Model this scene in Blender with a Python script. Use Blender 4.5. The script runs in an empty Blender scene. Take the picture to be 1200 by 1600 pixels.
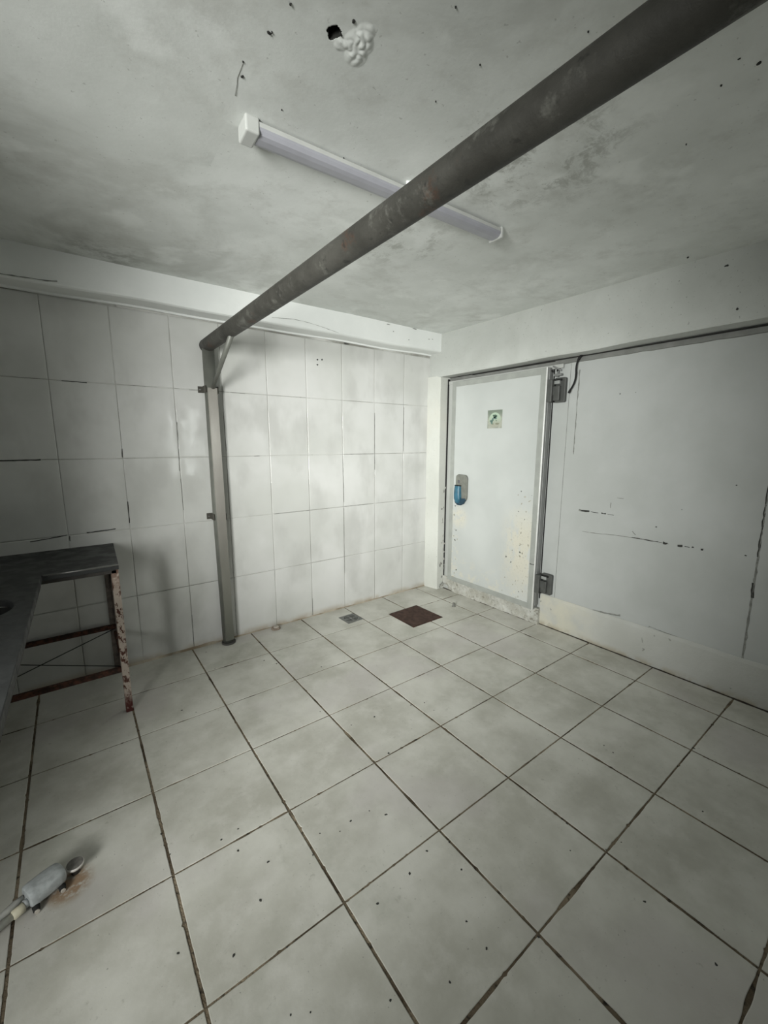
import bpy, bmesh, math, random
from mathutils import Vector, Matrix, noise
R = math.radians
random.seed(11)
scn = bpy.context.scene
COL = scn.collection

# ------------------------------------------------------------ camera
cam_d = bpy.data.cameras.new('camera'); cam = bpy.data.objects.new('camera', cam_d); COL.objects.link(cam)
cam_d.sensor_fit = 'VERTICAL'; cam_d.sensor_height = 24.0; cam_d.lens = 24.0 * 649.93 / 1600.0
cam_d.clip_start = 0.02
def cam_matrix(a, b, c, loc):
    Rz = Matrix.Rotation(a, 3, 'Z'); Rx = Matrix.Rotation(b, 3, 'X'); Ry = Matrix.Rotation(c, 3, 'Y')
    M = Rz @ Rx @ Ry
    right, fwd, up = M.col[0], M.col[1], M.col[2]
    m = Matrix((right, up, -fwd)).transposed().to_4x4(); m.translation = loc
    return m
cam.matrix_world = cam_matrix(-.6434, -.1662, -.0017, Vector((.2647, -2.9115, 1.3799)))
scn.camera = cam

# ------------------------------------------------------------ light and exposure
w = bpy.data.worlds.new('world'); scn.world = w; w.use_nodes = True
w.node_tree.nodes['Background'].inputs[0].default_value = (.8, .85, .85, 1)
w.node_tree.nodes['Background'].inputs[1].default_value = 0.05
def area(name, loc, target, sx, sy, power, color, spread):
    d = bpy.data.lights.new(name, 'AREA'); d.shape = 'RECTANGLE'; d.size = sx; d.size_y = sy
    d.energy = power; d.color = color; d.spread = R(spread)
    o = bpy.data.objects.new(name, d); COL.objects.link(o); o.location = loc
    o.rotation_euler = (Vector(target) - Vector(loc)).to_track_quat('-Z', 'Y').to_euler()
    return o
area('doorway_daylight', (-1.15, -2.95, 1.3), (2.32, -.28, 1.15), .7, 1.2, 37, (.985, 1, .96), 65)
area('doorway_fill', (-.95, -2.55, 1.2), (.75, -1.25, .35), .7, 1.2, 4.2, (.97, 1, .975), 105)  # added fill lamp at the opening, lifting floor and ceiling nearby
vs = scn.view_settings
vs.view_transform = 'Standard'; vs.look = 'None'; vs.exposure = 0.0; vs.gamma = 1.0; vs.use_curve_mapping = False

# ------------------------------------------------------------ materials
class Mat:
    def __init__(s, name, rough=.6, metal=0.0, spec=.5):
        s.m = bpy.data.materials.new(name); s.m.use_nodes = True; s.nt = s.m.node_tree
        s.b = s.nt.nodes['Principled BSDF']; s.b.inputs['Roughness'].default_value = rough
        s.b.inputs['Metallic'].default_value = metal; s.b.inputs['Specular IOR Level'].default_value = spec
        s.g = s.nt.nodes.new('ShaderNodeNewGeometry'); s.pos = s.g.outputs['Position']
    def node(s, t, **kw):
        n = s.nt.nodes.new(t)
        for k, v in kw.items(): setattr(n, k, v)
        return n
    def link(s, a, b): s.nt.links.new(a, b)
    def val(s, x, sock):
        if isinstance(x, (int, float)): sock.default_value = x
        elif isinstance(x, tuple): sock.default_value = x if len(x) == 4 else (*x, 1)
        else: s.link(x, sock)
    def noise(s, scale, lo, hi, detail=4, rough=.55, stretch=(1, 1, 1), dist=0.0, off=(0, 0, 0)):
        mp = s.node('ShaderNodeMapping'); mp.inputs['Scale'].default_value = stretch; mp.inputs['Location'].default_value = off
        s.link(s.pos, mp.inputs['Vector'])
        n = s.node('ShaderNodeTexNoise'); n.inputs['Scale'].default_value = scale; n.inputs['Detail'].default_value = detail
        n.inputs['Roughness'].default_value = rough; n.inputs['Distortion'].default_value = dist
        s.link(mp.outputs[0], n.inputs['Vector'])
        return s.ramp(n.outputs['Fac'], lo, hi)
    def ramp(s, x, lo, hi, a=0.0, b=1.0):
        r = s.node('ShaderNodeMapRange', interpolation_type='SMOOTHSTEP'); s.link(x, r.inputs[0])
        r.inputs[1].default_value = lo; r.inputs[2].default_value = hi; r.inputs[3].default_value = a; r.inputs[4].default_value = b
        return r.outputs[0]
    def axis(s, i):
        n = s.node('ShaderNodeSeparateXYZ'); s.link(s.pos, n.inputs[0]); return n.outputs[i]
    def spot(s, c, r0, r1):              # 1 inside r0 falling to 0 at r1 around a place on the surface
        n = s.node('ShaderNodeVectorMath', operation='DISTANCE'); s.link(s.pos, n.inputs[0]); n.inputs[1].default_value = c
        return s.ramp(n.outputs['Value'], r0, r1, 1.0, 0.0)
    def mul(s, a, b, op='MULTIPLY'):
        n = s.node('ShaderNodeMath', operation=op); s.val(a, n.inputs[0]); s.val(b, n.inputs[1]); n.use_clamp = op != 'SUBTRACT'
        return n.outputs[0]
    def mix(s, f, a, b):
        n = s.node('ShaderNodeMix', data_type='RGBA'); s.val(f, n.inputs[0]); s.val(a, n.inputs[6]); s.val(b, n.inputs[7]); return n.outputs[2]
    def color(s, c): s.val(c, s.b.inputs['Base Color'])
    def roughness(s, x, lo, hi):
        s.link(s.ramp(x, 0, 1, lo, hi), s.b.inputs['Roughness'])
    def bump(s, h, strength=.3, dist=.002):
        n = s.node('ShaderNodeBump'); n.inputs['Strength'].default_value = strength; n.inputs['Distance'].default_value = dist
        prev = s.b.inputs['Normal'].links
        if prev: s.link(prev[0].from_socket, n.inputs['Normal'])
        s.link(h, n.inputs['Height']); s.link(n.outputs[0], s.b.inputs['Normal'])

def m_simple(name, c, rough=.5, metal=0.0, var=.15, scale=20):
    M = Mat(name, rough, metal); d = tuple(x * (1 - var) for x in c)
    M.color(M.mix(M.noise(scale, .35, .65), d, c)); return M.m

def m_floor_tile():
    M = Mat('glazed_floor_tile', .42, 0, .45)
    c = M.mix(M.noise(3.2, .3, .7, 5, .6), (.46, .45, .395), (.66, .65, .595))
    c = M.mix(M.mul(M.noise(9, .45, .75, 6, .65), .55), c, (.70, .685, .64))
    c = M.mix(M.mul(M.noise(1.6, .52, .68, 4, off=(4, 2, 0)), .6), c, (.56, .53, .51))
    c = M.mix(M.mul(M.noise(26, .62, .7, 5, .7, off=(1, 7, 0)), .35), c, (.30, .29, .25))
    c = M.mix(M.mul(M.noise(2.4, .55, .7, 6, .65, off=(9, 1, 0)), .5), c, (.40, .405, .345))
    c = M.mix(M.mul(M.noise(120, .70, .76, 2, .5), .5), c, (.12, .115, .1))
    rust = M.mul(M.spot((.130, -1.435, 0), .035, .08), M.noise(45, .30, .55, 5))
    c = M.mix(M.mul(rust, .8), c, (.27, .15, .065))
    M.color(c)
    M.roughness(M.noise(6, .3, .7, 5), .34, .55)
    M.bump(M.noise(35, .2, .8, 6, .7), .25, .001)
    return M.m
def m_floor_grout():
    M = Mat('dirty_floor_grout', .95, 0, .2)
    c = M.mix(M.noise(5, .35, .65, 5), (.075, .055, .036), (.27, .22, .155))
    c = M.mix(M.noise(40, .5, .7, 4), c, (.03, .026, .02))
    M.color(c); M.bump(M.noise(150, .3, .7, 3), .8, .002); return M.m
def m_wall_tile():
    M = Mat('white_glazed_wall_tile', .2, 0, .5)
    c = M.mix(M.noise(1.6, .35, .68, 4), (.56, .565, .54), (.66, .66, .645))
    c = M.mix(M.mul(M.noise(4, .46, .7, 4, stretch=(1, 1, .6)), .6), c, (.47, .47, .45))
    # bench leg's shadow painted as a soft band, and dirt rising from the floor
    leg_shade = M.mul(M.ramp(M.axis(0), .56, .63, 0, 1), M.ramp(M.axis(0), .66, .73, 1, 0))
    leg_shade = M.mul(leg_shade, M.mul(M.ramp(M.axis(2), .02, .25, .6, 1), M.ramp(M.axis(2), .62, .82, 1, 0)))
    leg_shade = M.mul(leg_shade, M.noise(9, .2, .7, 4, stretch=(1, 1, .35)))
    c = M.mix(M.mul(leg_shade, .55), c, (.30, .30, .28))
    dirt = M.mul(M.ramp(M.axis(2), 0, .06, 1, 0), M.noise(7, .3, .6, 4))
    c = M.mix(M.mul(dirt, .8), c, (.36, .30, .22))
    M.color(c)
    M.roughness(M.noise(3, .35, .7, 4), .06, .16)
    M.bump(M.noise(3.4, .2, .8, 2, .4), .35, .012)
    M.bump(M.noise(180, .3, .7, 2), .05, .0006)
    return M.m
def m_wall_grout():
    M = Mat('pale_wall_grout', .85, 0, .2)
    c = M.mix(M.noise(3, .38, .62, 4), (.27, .265, .24), (.62, .615, .59))
    c = M.mix(M.noise(8, .62, .72, 3, off=(3, 1, 4)), c, (.06, .06, .055))
    M.color(c); return M.m
def m_plaster(name, lo, hi, stain=None, amt=.5, rough=.85):
    M = Mat(name, rough, 0, .3)
    c = M.mix(M.noise(2.2, .3, .7, 6, .6), lo, hi)
    if stain:
        c = M.mix(M.mul(M.noise(1.5, .5, .7, 6, .65, dist=.6, off=(2, 5, 1)), amt), c, stain)
        c = M.mix(M.mul(M.noise(6, .58, .74, 6, .7, off=(7, 1, 3)), amt * .8), c, stain)
        c = M.mix(M.mul(M.noise(90, .68, .74, 2), .5), c, tuple(x * .35 for x in stain))
    M.color(c)
    M.bump(M.noise(4, .2, .8, 3, .4), .25, .010); M.bump(M.noise(60, .25, .75, 4, .6), .15, .0012)
    return M.m
def m_ceiling():
    M = Mat('stained_ceiling_plaster', .8, 0, .35)
    c = M.mix(M.noise(2.0, .3, .7, 6, .6), (.64, .66, .635), (.77, .79, .77))
    c = M.mix(M.mul(M.noise(1.7, .5, .68, 6, .65, dist=.5, off=(2, 5, 1)), .5), c, (.46, .47, .44))
    c = M.mix(M.mul(M.noise(5, .5, .72, 6, .7, off=(7, 1, 3)), .5), c, (.50, .505, .475))
    c = M.mix(M.mul(M.noise(3.3, .58, .7, 5, off=(9, 4, 3)), .6), c, (.84, .86, .84))
    mold = M.mul(M.spot((1.60, -1.97, 2.3), .1, .42), M.noise(9, .48, .62, 6, .75, dist=.4))
    c = M.mix(M.mul(mold, .6), c, (.26, .265, .235))
    mold = M.mul(M.spot((.50, -.28, 2.3), .05, .3), M.noise(6, .4, .62, 6, .7))
    c = M.mix(M.mul(mold, .65), c, (.22, .225, .2))
    mold = M.mul(M.spot((1.6, -1.25, 2.3), .05, .38), M.noise(12, .5, .62, 6, .75, stretch=(1, .6, 1)))
    c = M.mix(M.mul(mold, .5), c, (.28, .285, .25))
    c = M.mix(M.mul(M.noise(75, .70, .75, 2), .35), c, (.2, .2, .18))
    M.color(c)
    M.bump(M.noise(3.0, .2, .8, 3, .4), .3, .012); M.bump(M.noise(60, .25, .75, 4, .6), .12, .0012)
    return M.m
def m_panel(name, base=(.47, .485, .475), dirty=(.41, .425, .41)):
    M = Mat(name, .5, 0, .4)
    M.color(M.mix(M.noise(1.8, .3, .7, 5, .6), dirty, base))
    M.bump(M.noise(3, .2, .8, 3), .2, .006); M.bump(M.noise(140, .3, .7, 3), .1, .0008)
    return M.m
def m_plinth():
    M = Mat('stained_plinth_paint', .75, 0, .3)
    c = M.mix(M.noise(3, .3, .7, 5), (.46, .465, .435), (.53, .535, .51))
    st = M.mul(M.ramp(M.axis(1), -1.75, -1.35, 0, 1), M.noise(7, .3, .6, 5))
    c = M.mix(M.mul(st, .6), c, (.62, .59, .47))
    c = M.mix(M.mul(M.ramp(M.axis(2), .0, .05, 1, 0), M.mul(M.noise(12, .4, .6, 4), .7)), c, (.34, .29, .2))
    c = M.mix(M.mul(M.noise(22, .66, .71, 4, off=(2, 1, 1)), .7), c, (.2, .2, .18))
    M.color(c); M.bump(M.noise(30, .2, .8, 5, .7), .4, .003); return M.m
def m_door():
    M = Mat('white_door_sheet', .42, 0, .45)
    c = M.mix(M.noise(2, .3, .7, 4), (.46, .48, .465), (.52, .54, .525))
    a = M.mul(M.spot((2.985, -1.08, .55), .10, .46), M.noise(9, .38, .52, 6, .7, stretch=(1, 1, .5)))
    a = M.mul(a, M.ramp(M.axis(1), -1.0, -.80, 1, 0))
    b = M.mul(M.spot((2.985, -.40, .72), .02, .13), M.noise(16, .4, .5, 5, .7))
    d = M.mul(M.ramp(M.axis(1), -.42, -.36, 0, 1), M.mul(M.ramp(M.axis(2), .55, .75, 1, 0), M.noise(20, .5, .6, 5, .7)))
    e = M.mul(M.ramp(M.axis(2), .18, .42, 1, 0), M.noise(14, .52, .62, 5, .7))
    f = M.mul(M.mul(M.mul(a, b, 'ADD'), d, 'ADD'), M.mul(e, .7), 'ADD')
    c = M.mix(M.mul(f, .75), c, (.60, .57, .47))
    c = M.mix(M.mul(M.mul(f, M.noise(60, .58, .66, 5, .7)), .8), c, (.26, .24, .19))
    M.color(c); M.bump(M.mul(f, M.noise(60, .4, .6, 4)), .3, .002); return M.m
def m_peeling(name):
    M = Mat(name, .85, 0, .25)
    c = M.mix(M.noise(9, .3, .7, 6, .7), (.44, .43, .37), (.66, .66, .62))
    c = M.mix(M.mul(M.noise(28, .56, .64, 6, .7), .8), c, (.24, .22, .18))
    M.color(c); M.bump(M.noise(24, .3, .7, 6, .75), .9, .008); return M.m
def m_pipe():
    M = Mat('weathered_galvanised_pipe', .62, .15, .4)
    c = M.mix(M.noise(5, .3, .7, 6, .65), (.032, .031, .026), (.066, .064, .056))
    c = M.mix(M.mul(M.noise(11, .55, .68, 6, .7), .7), c, (.13, .13, .115))
    c = M.mix(M.mul(M.noise(7, .58, .68, 5, .7, off=(3, 8, 2)), .6), c, (.075, .038, .024))
    c = M.mix(M.mul(M.noise(30, .62, .7, 3), .7), c, (.02, .02, .018))
    M.color(c); M.bump(M.noise(35, .25, .75, 5, .7), .4, .002); return M.m
def m_rusty():
    M = Mat('rusty_painted_iron', .8, 0, .3)
    c = M.mix(M.noise(60, .41, .49, 5, .7, stretch=(1, 1, .6)), (.085, .035, .025), (.46, .39, .335))
    low = M.ramp(M.axis(2), .03, .13, 1, 0)
    c = M.mix(M.mul(low, M.noise(30, .3, .45, 4)), c, (.085, .022, .018))
    top = M.mul(M.ramp(M.axis(2), .62, .74, 0, 1), M.noise(35, .35, .5, 4))
    c = M.mix(M.mul(top, .8), c, (.15, .085, .06))
    M.color(c); M.bump(M.noise(50, .3, .7, 5, .7), .7, .002); return M.m
def m_dark_rust():
    M = Mat('dark_rusted_iron', .85, .1, .3)
    M.color(M.mix(M.noise(30, .4, .65, 5, .7), (.03, .018, .014), (.11, .045, .03)))
    M.bump(M.noise(60, .3, .7, 4), .5, .002); return M.m
def m_steel(name='brushed_stainless', c=(.42, .42, .41), rough=.34, metal=.9):
    M = Mat(name, rough, metal)
    M.color(M.mix(M.noise(6, .3, .7, 6, .6, stretch=(1, 1, .3)), tuple(x * .75 for x in c), c))
    M.roughness(M.noise(14, .3, .7, 5), rough - .08, rough + .14)
    M.bump(M.noise(40, .3, .7, 3), .15, .001); return M.m
def m_emit(name, c, s):
    M = Mat(name, .5); M.color(c); M.b.inputs['Emission Color'].default_value = (*c, 1); M.b.inputs['Emission Strength'].default_value = s
    return M.m

FLOOR_T, FLOOR_G = m_floor_tile(), m_floor_grout()
WALL_T, WALL_G = m_wall_tile(), m_wall_grout()
CEIL = m_ceiling()
WHITE_PL = m_plaster('white_painted_plaster', (.78, .80, .785), (.86, .875, .86))
HEAD_PL = m_plaster('header_plaster', (.46, .475, .45), (.54, .555, .53), (.38, .39, .36), .35)
PIER_PL = m_plaster('pier_plaster', (.52, .53, .49), (.60, .61, .57), (.60, .57, .48), .3)
ROOM_PL = m_plaster('grey_room_plaster', (.15, .155, .145), (.21, .215, .205))
PANEL = m_panel('grey_white_panel')
PLINTH = m_plinth()
DOOR, PEEL = m_door(), m_peeling('peeling_paint')
JAMB = m_panel('jamb_paint', (.46, .47, .45), (.40, .41, .39))
TRIMG = m_simple('grey_door_edging', (.36, .375, .35), .5, .1, .12, 12)
EDGE = m_simple('aluminium_edge', (.74, .75, .73), .35, .3, .1)
SIDEG = m_simple('grey_door_side', (.23, .235, .23), .5, .2, .15, 10)
HINGE = m_simple('grey_hinge_plastic', (.085, .088, .083), .45, 0, .25, 14)
PIPE = m_pipe(); RUST = m_rusty(); DRUST = m_dark_rust()
POSTG = m_simple('grey_post_paint', (.16, .165, .145), .5, .15, .18, 9)
STEEL = m_steel(); BENCH = m_steel('dull_bench_steel', (.038, .040, .040), .5, .2)
RIM = m_steel('bright_bench_rim', (.22, .22, .21), .35, .8)
BLACK = m_simple('black_rubber', (.006, .006, .006), .8, 0, .1)
DARK = m_simple('dark_gap', (.018, .018, .016), .9, 0, .3)
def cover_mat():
    M = Mat('steel_painted_sheen', .28, .6)
    f = M.mul(M.ramp(M.axis(2), .55, 1.15, 1, 0), M.noise(3, .1, .5, 4))  # reflection on the upper cover painted in, fading to grey lower down
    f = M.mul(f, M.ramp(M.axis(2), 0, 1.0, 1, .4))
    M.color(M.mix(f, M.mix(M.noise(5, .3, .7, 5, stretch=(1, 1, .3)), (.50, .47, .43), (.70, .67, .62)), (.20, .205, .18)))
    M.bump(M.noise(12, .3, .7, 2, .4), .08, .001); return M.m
GRIME = m_simple('black_scuff', (.045, .045, .04), .8, 0, .5, 60)
GRIMEG = m_simple('grey_scuff', (.27, .275, .255), .8, 0, .35, 40)
STRIP = m_simple('bare_metal_strip', (.24, .245, .23), .6, .2, .25, 8)

# ------------------------------------------------------------ mesh helpers
def link(name, bm, mats, parent=None, smooth=False, bevel=0, seg=2):
    me = bpy.data.meshes.new(name)
    bmesh.ops.recalc_face_normals(bm, faces=bm.faces)
    bm.to_mesh(me); bm.free()
    for m in (mats if isinstance(mats, (list, tuple)) else [mats]): me.materials.append(m)
    o = bpy.data.objects.new(name, me); COL.objects.link(o)
    if parent: o.parent = parent; o.matrix_parent_inverse = Matrix.Translation(-parent.location) if parent.type == 'EMPTY' else Matrix()
    if smooth:
        for p in me.polygons: p.use_smooth = True
    if bevel:
        b = o.modifiers.new('bevel', 'BEVEL'); b.width = bevel; b.segments = seg; b.limit_method = 'ANGLE'; b.angle_limit = R(40)
    return o
def empty(name, loc, label=None, cat=None, group=None, kind=None):
    o = bpy.data.objects.new(name, None); COL.objects.link(o); o.location = loc; o.empty_display_size = .05
    tag(o, label, cat, group, kind); return o
def tag(o, label=None, cat=None, group=None, kind=None):
    if label: o['label'] = label
    if cat: o['category'] = cat
    if group: o['group'] = group
    if kind: o['kind'] = kind
    return o
def box(bm, x0, x1, y0, y1, z0, z1, mi=0, rot=0, tilt=None):
    v = [bm.verts.new((x, y, z)) for z in (z0, z1) for x, y in ((x0, y0), (x1, y0), (x1, y1), (x0, y1))]
    for f in ((0, 3, 2, 1), (4, 5, 6, 7), (0, 1, 5, 4), (1, 2, 6, 5), (2, 3, 7, 6), (3, 0, 4, 7)):
        bm.faces.new([v[i] for i in f]).material_index = mi
    if rot:
        c = Vector(((x0 + x1) / 2, (y0 + y1) / 2, (z0 + z1) / 2))
        bmesh.ops.rotate(bm, verts=v, cent=c, matrix=Matrix.Rotation(rot, 3, 'Z'))
    return v
def BM(): return bmesh.new()
def bbox(*a, **k):
    bm = BM(); box(bm, *a, **k); return bm
def tube(bm, pts, r, n=20, caps=True, radii=None, mi=0):
    pts = [Vector(p) for p in pts]; rings = []
    up = None
    for i, p in enumerate(pts):
        d0 = (pts[i] - pts[i - 1]).normalized() if i else (pts[1] - pts[0]).normalized()
        d1 = (pts[i + 1] - pts[i]).normalized() if i < len(pts) - 1 else d0
        t = (d0 + d1).normalized()
        if up is None:
            up = t.orthogonal().normalized()
        up = (up - t * up.dot(t)).normalized(); side = t.cross(up)
        k = 1 / max(.35, t.dot(d1)); rr = radii[i] if radii else r
        ax = d1 - d0
        ring = []
        for a in range(n):
            v = up * math.cos(2 * math.pi * a / n) + side * math.sin(2 * math.pi * a / n)
            if ax.length > 1e-4:
                an = ax.normalized(); an = (an - t * an.dot(t)); 
                if an.length > 1e-5:
                    an.normalize(); v = v + an * v.dot(an) * (k - 1)
            ring.append(bm.verts.new(p + v * rr))
        rings.append(ring)
    for a, b in zip(rings, rings[1:]):
        for i in range(n):
            f = bm.faces.new((a[i], a[(i + 1) % n], b[(i + 1) % n], b[i])); f.smooth = True; f.material_index = mi
    if caps:
        bm.faces.new(rings[0][::-1]).material_index = mi; bm.faces.new(rings[-1]).material_index = mi
def prism(bm, poly, axis, a, b, mi=0):       # extrude a 2D outline along an axis
    def P(u, v, t): return {0: (t, u, v), 1: (u, t, v), 2: (u, v, t)}[axis]
    A = [bm.verts.new(P(u, v, a)) for u, v in poly]; B = [bm.verts.new(P(u, v, b)) for u, v in poly]
    n = len(poly)
    for i in range(n): bm.faces.new((A[i], A[(i + 1) % n], B[(i + 1) % n], B[i])).material_index = mi
    bm.faces.new(A[::-1]).material_index = mi; bm.faces.new(B).material_index = mi
def blob(bm, c, n, rx, ry, h, mi=0, seed=0, seg=9, ang=0):
    """small irregular flake on a surface with normal n (axis 0/1/2, sign)"""
    rnd = random.Random(seed); c = Vector(c); ax, sg = n
    u, v = {0: (Vector((0, 1, 0)), Vector((0, 0, 1))), 1: (Vector((1, 0, 0)), Vector((0, 0, 1))), 2: (Vector((1, 0, 0)), Vector((0, 1, 0)))}[ax]
    N = Vector([0, 0, 0]); N[ax] = sg
    ca, sa = math.cos(ang), math.sin(ang); rings = []
    rs = [.7 + .6 * rnd.random() for _ in range(seg)]
    for k, hh in ((1, 0.0), (.8, 1.0)):
        ring = []
        for i in range(seg):
            t = 2 * math.pi * i / seg; a = rx * rs[i] * k * math.cos(t); b = ry * rs[i] * k * math.sin(t)
            ring.append(bm.verts.new(c + u * (a * ca - b * sa) + v * (a * sa + b * ca) + N * (h * hh)))
        rings.append(ring)
    for i in range(seg):
        bm.faces.new((rings[0][i], rings[0][(i + 1) % seg], rings[1][(i + 1) % seg], rings[1][i])).material_index = mi
    bm.faces.new(rings[1]).material_index = mi; bm.faces.new(rings[0][::-1]).material_index = mi
def streak(bm, pts, normal, wd, h=.0008, mi=0, seed=0, jit=.5):
    """thin irregular scratch following points on a flat surface"""
    rnd = random.Random(seed); ax, sg = normal; N = Vector([0, 0, 0]); N[ax] = sg
    P = []
    for a, b in zip(pts, pts[1:]):
        a, b = Vector(a), Vector(b); n = max(2, int((b - a).length / .02))
        P += [a.lerp(b, k / n) for k in range(n)]
    P.append(Vector(pts[-1])); last = None
    for i, p in enumerate(P):
        d = (P[min(i + 1, len(P) - 1)] - P[max(i - 1, 0)]).normalized(); s = N.cross(d)
        ww = wd * (1 - jit + 2 * jit * rnd.random()) / 2; 
        p = p + s * wd * jit * (rnd.random() - .5)
        cur = [bm.verts.new(p + s * ww), bm.verts.new(p + N * h), bm.verts.new(p - s * ww)]
        if last:
            bm.faces.new((last[0], last[1], cur[1], cur[0])).material_index = mi
            bm.faces.new((last[1], last[2], cur[2], cur[1])).material_index = mi
        last = cur

# ------------------------------------------------------------ floor: real tiles over a lower grout bed
YB, XL, XR, ZC = -.04, -.62, 3.05, 2.30
YE, XO = -5.0, -1.9                     # room behind the photographer
bm = BM()
xs = [XO] + [i * .4 for i in range(-4, 8)] + [XR + .01]
ys = [YB] + [-j * .4 for j in range(1, 13)] + [YE]
box(bm, XO - .05, XR + .25, YE - .05, YB + .1, -.06, -.0022, mi=1)
rnd = random.Random(3)
def chipjit(i, j, s): 
    return noise.noise(Vector((i * 7.3, j * 5.1, s))) * .0035
for i in range(len(xs) - 1):
    for j in range(len(ys) - 1):
        gx0, gx1, gy = .0042, .0042, .0028
        x0, x1 = xs[i] + gx0, xs[i + 1] - gx1; y1, y0 = ys[j] - gy, ys[j + 1] + gy
        # outline with slightly ragged edges
        out = []
        for (ax, ay), (bx, by) in (((x0, y0), (x1, y0)), ((x1, y0), (x1, y1)), ((x1, y1), (x0, y1)), ((x0, y1), (x0, y0))):
            n = max(2, int((abs(ax - bx) + abs(ay - by)) / .008))
            for k in range(n):
                t = k / n; px, py = ax + (bx - ax) * t, ay + (by - ay) * t
                q = noise.noise(Vector((px * 30, py * 30, i + j * 3.3))) * .0011
                q2 = max(0, noise.noise(Vector((px * 50, py * 50, 9))) - .36) * .012
                cx, cy = (x0 + x1) / 2, (y0 + y1) / 2
                q3 = max(0, noise.noise(Vector((px * 9, py * 9, 21))) - .15) * .006
                s = -(q2 + abs(q) + q3)
                if ay == by: py += math.copysign(1, py - cy) * s
                else: px += math.copysign(1, px - cx) * s
                out.append((px, py))
        dz = rnd.uniform(-.0005, .0005); cx, cy = (x0 + x1) / 2, (y0 + y1) / 2
        A = [bm.verts.new((a, b, -.003)) for a, b in out]
        B = [bm.verts.new((a, b, -.0008 + dz)) for a, b in out]
        Cc = [bm.verts.new((a + (cx - a) * .009, b + (cy - b) * .009, dz)) for a, b in out]
        n = len(out)
        for k in range(n):
            bm.faces.new((A[k], A[(k + 1) % n], B[(k + 1) % n], B[k])); bm.faces.new((B[k], B[(k + 1) % n], Cc[(k + 1) % n], Cc[k]))
        bm.faces.new(Cc)
CH = [(0.963,-1.778),(1.043,-1.784),(1.084,-1.835),(0.910,-1.790),(0.849,-1.754),(0.662,-1.742),(0.598,-1.842),(0.613,-2.002),(0.792,-1.810),(1.059,-2.257),(1.054,-2.335),(0.920,-2.326),(0.775,-2.262),(0.563,-2.137),(0.604,-2.162),(1.377,-1.349),(1.249,-1.332),(1.660,-1.415),(1.656,-1.493),(1.588,-1.388),(1.282,-1.592),(1.175,-1.147),(1.134,-0.477),(1.181,-0.560),(1.390,-0.763),(2.097,-2.195),(1.534,-2.546),(1.519,-2.727),(1.506,-2.324),(1.159,-2.145),(1.195,-2.054),(1.195,-1.987),(1.607,-2.396),(1.111,-2.031),(0.560,-1.568),(0.594,-1.643),(0.620,-1.561),(0.489,-1.933),(0.369,-1.837),(0.406,-1.518),(0.394,-1.417),(2.055,-2.543),(1.594,-2.262),(1.678,-2.415),(0.790,-0.407),(0.854,-0.391),(0.603,-0.707),(0.658,-0.768),(0.864,-0.142),(0.432,-0.166),(1.193,-2.405),(2.109,-2.149),(2.422,-2.403),(0.879,-2.063),(1.015,-2.053)]
for k, (a, b) in enumerate(CH):
    rr = random.Random(k).uniform(.0018, .0042)
    blob(bm, (a, b, .0002), (2, 1), rr * 1.35, rr, .0009, mi=2, seed=k, ang=k * 1.3)
link('floor', bm, [FLOOR_T, FLOOR_G, GRIME])['kind'] = 'structure'

# ------------------------------------------------------------ back wall: real tiles
bm = BM()
box(bm, XL - .02, 3.2, YB + .0026, YB + .15, -.02, ZC + .1, mi=1)
cols = [-.685, -.386, -.086, .214, .513, .814, 1.1, 1.404, 1.705, 2.009, 2.32, 2.631, 2.935]
rowz = [0.0, .442, .862, 1.284, 1.702, 2.121]
rw = random.Random(5)
for i in range(len(cols) - 1):
    for j in range(len(rowz) - 1):
        g = .0011 + .0006 * rw.random()
        x0, x1, z0, z1 = cols[i] + g, cols[i + 1] - g, rowz[j] + g, rowz[j + 1] - g
        if j == 0: z0 = 0
        tx, tz = rw.gauss(0, .0022), rw.gauss(0, .0018); cx, cz = (x0 + x1) / 2, (z0 + z1) / 2
        N = 8; e = .0035; grid = []
        def yy(x, z):
            u, v = (x - cx) / (x1 - x0) * 2, (z - cz) / (z1 - z0) * 2
            return YB + tx * (x - cx) + tz * (z - cz) + .0010 * max(abs(u), abs(v)) ** 10
        us = [0, e / (x1 - x0), .03, .12, .3, .5, .7, .88, .97, 1 - e / (x1 - x0), 1]
        for v in us:
            grid.append([bm.verts.new((x0 + (x1 - x0) * u, yy(x0 + (x1 - x0) * u, z0 + (z1 - z0) * v), z0 + (z1 - z0) * v)) for u in us])
        for a in range(len(us) - 1):
            for b in range(len(us) - 1):
                bm.faces.new((grid[a][b], grid[a][b + 1], grid[a + 1][b + 1], grid[a + 1][b])).smooth = True
        m = len(us) - 1
        edge = [grid[0][k] for k in range(m)] + [grid[k][m] for k in range(m)] + [grid[m][m - k] for k in range(m)] + [grid[m - k][0] for k in range(m)]
        back = [bm.verts.new((v.co.x, YB + .003, v.co.z)) for v in edge]
        for k in range(len(edge)):
            bm.faces.new((edge[k], back[k], back[(k + 1) % len(edge)], edge[(k + 1) % len(edge)]))
for k, (a, c) in enumerate([(1.800, 1.981), (1.838, 1.985), (1.799, 1.945)]):
    blob(bm, (a, YB - .0005, c), (1, -1), .006, .006, .001, mi=2, seed=k)
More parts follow.
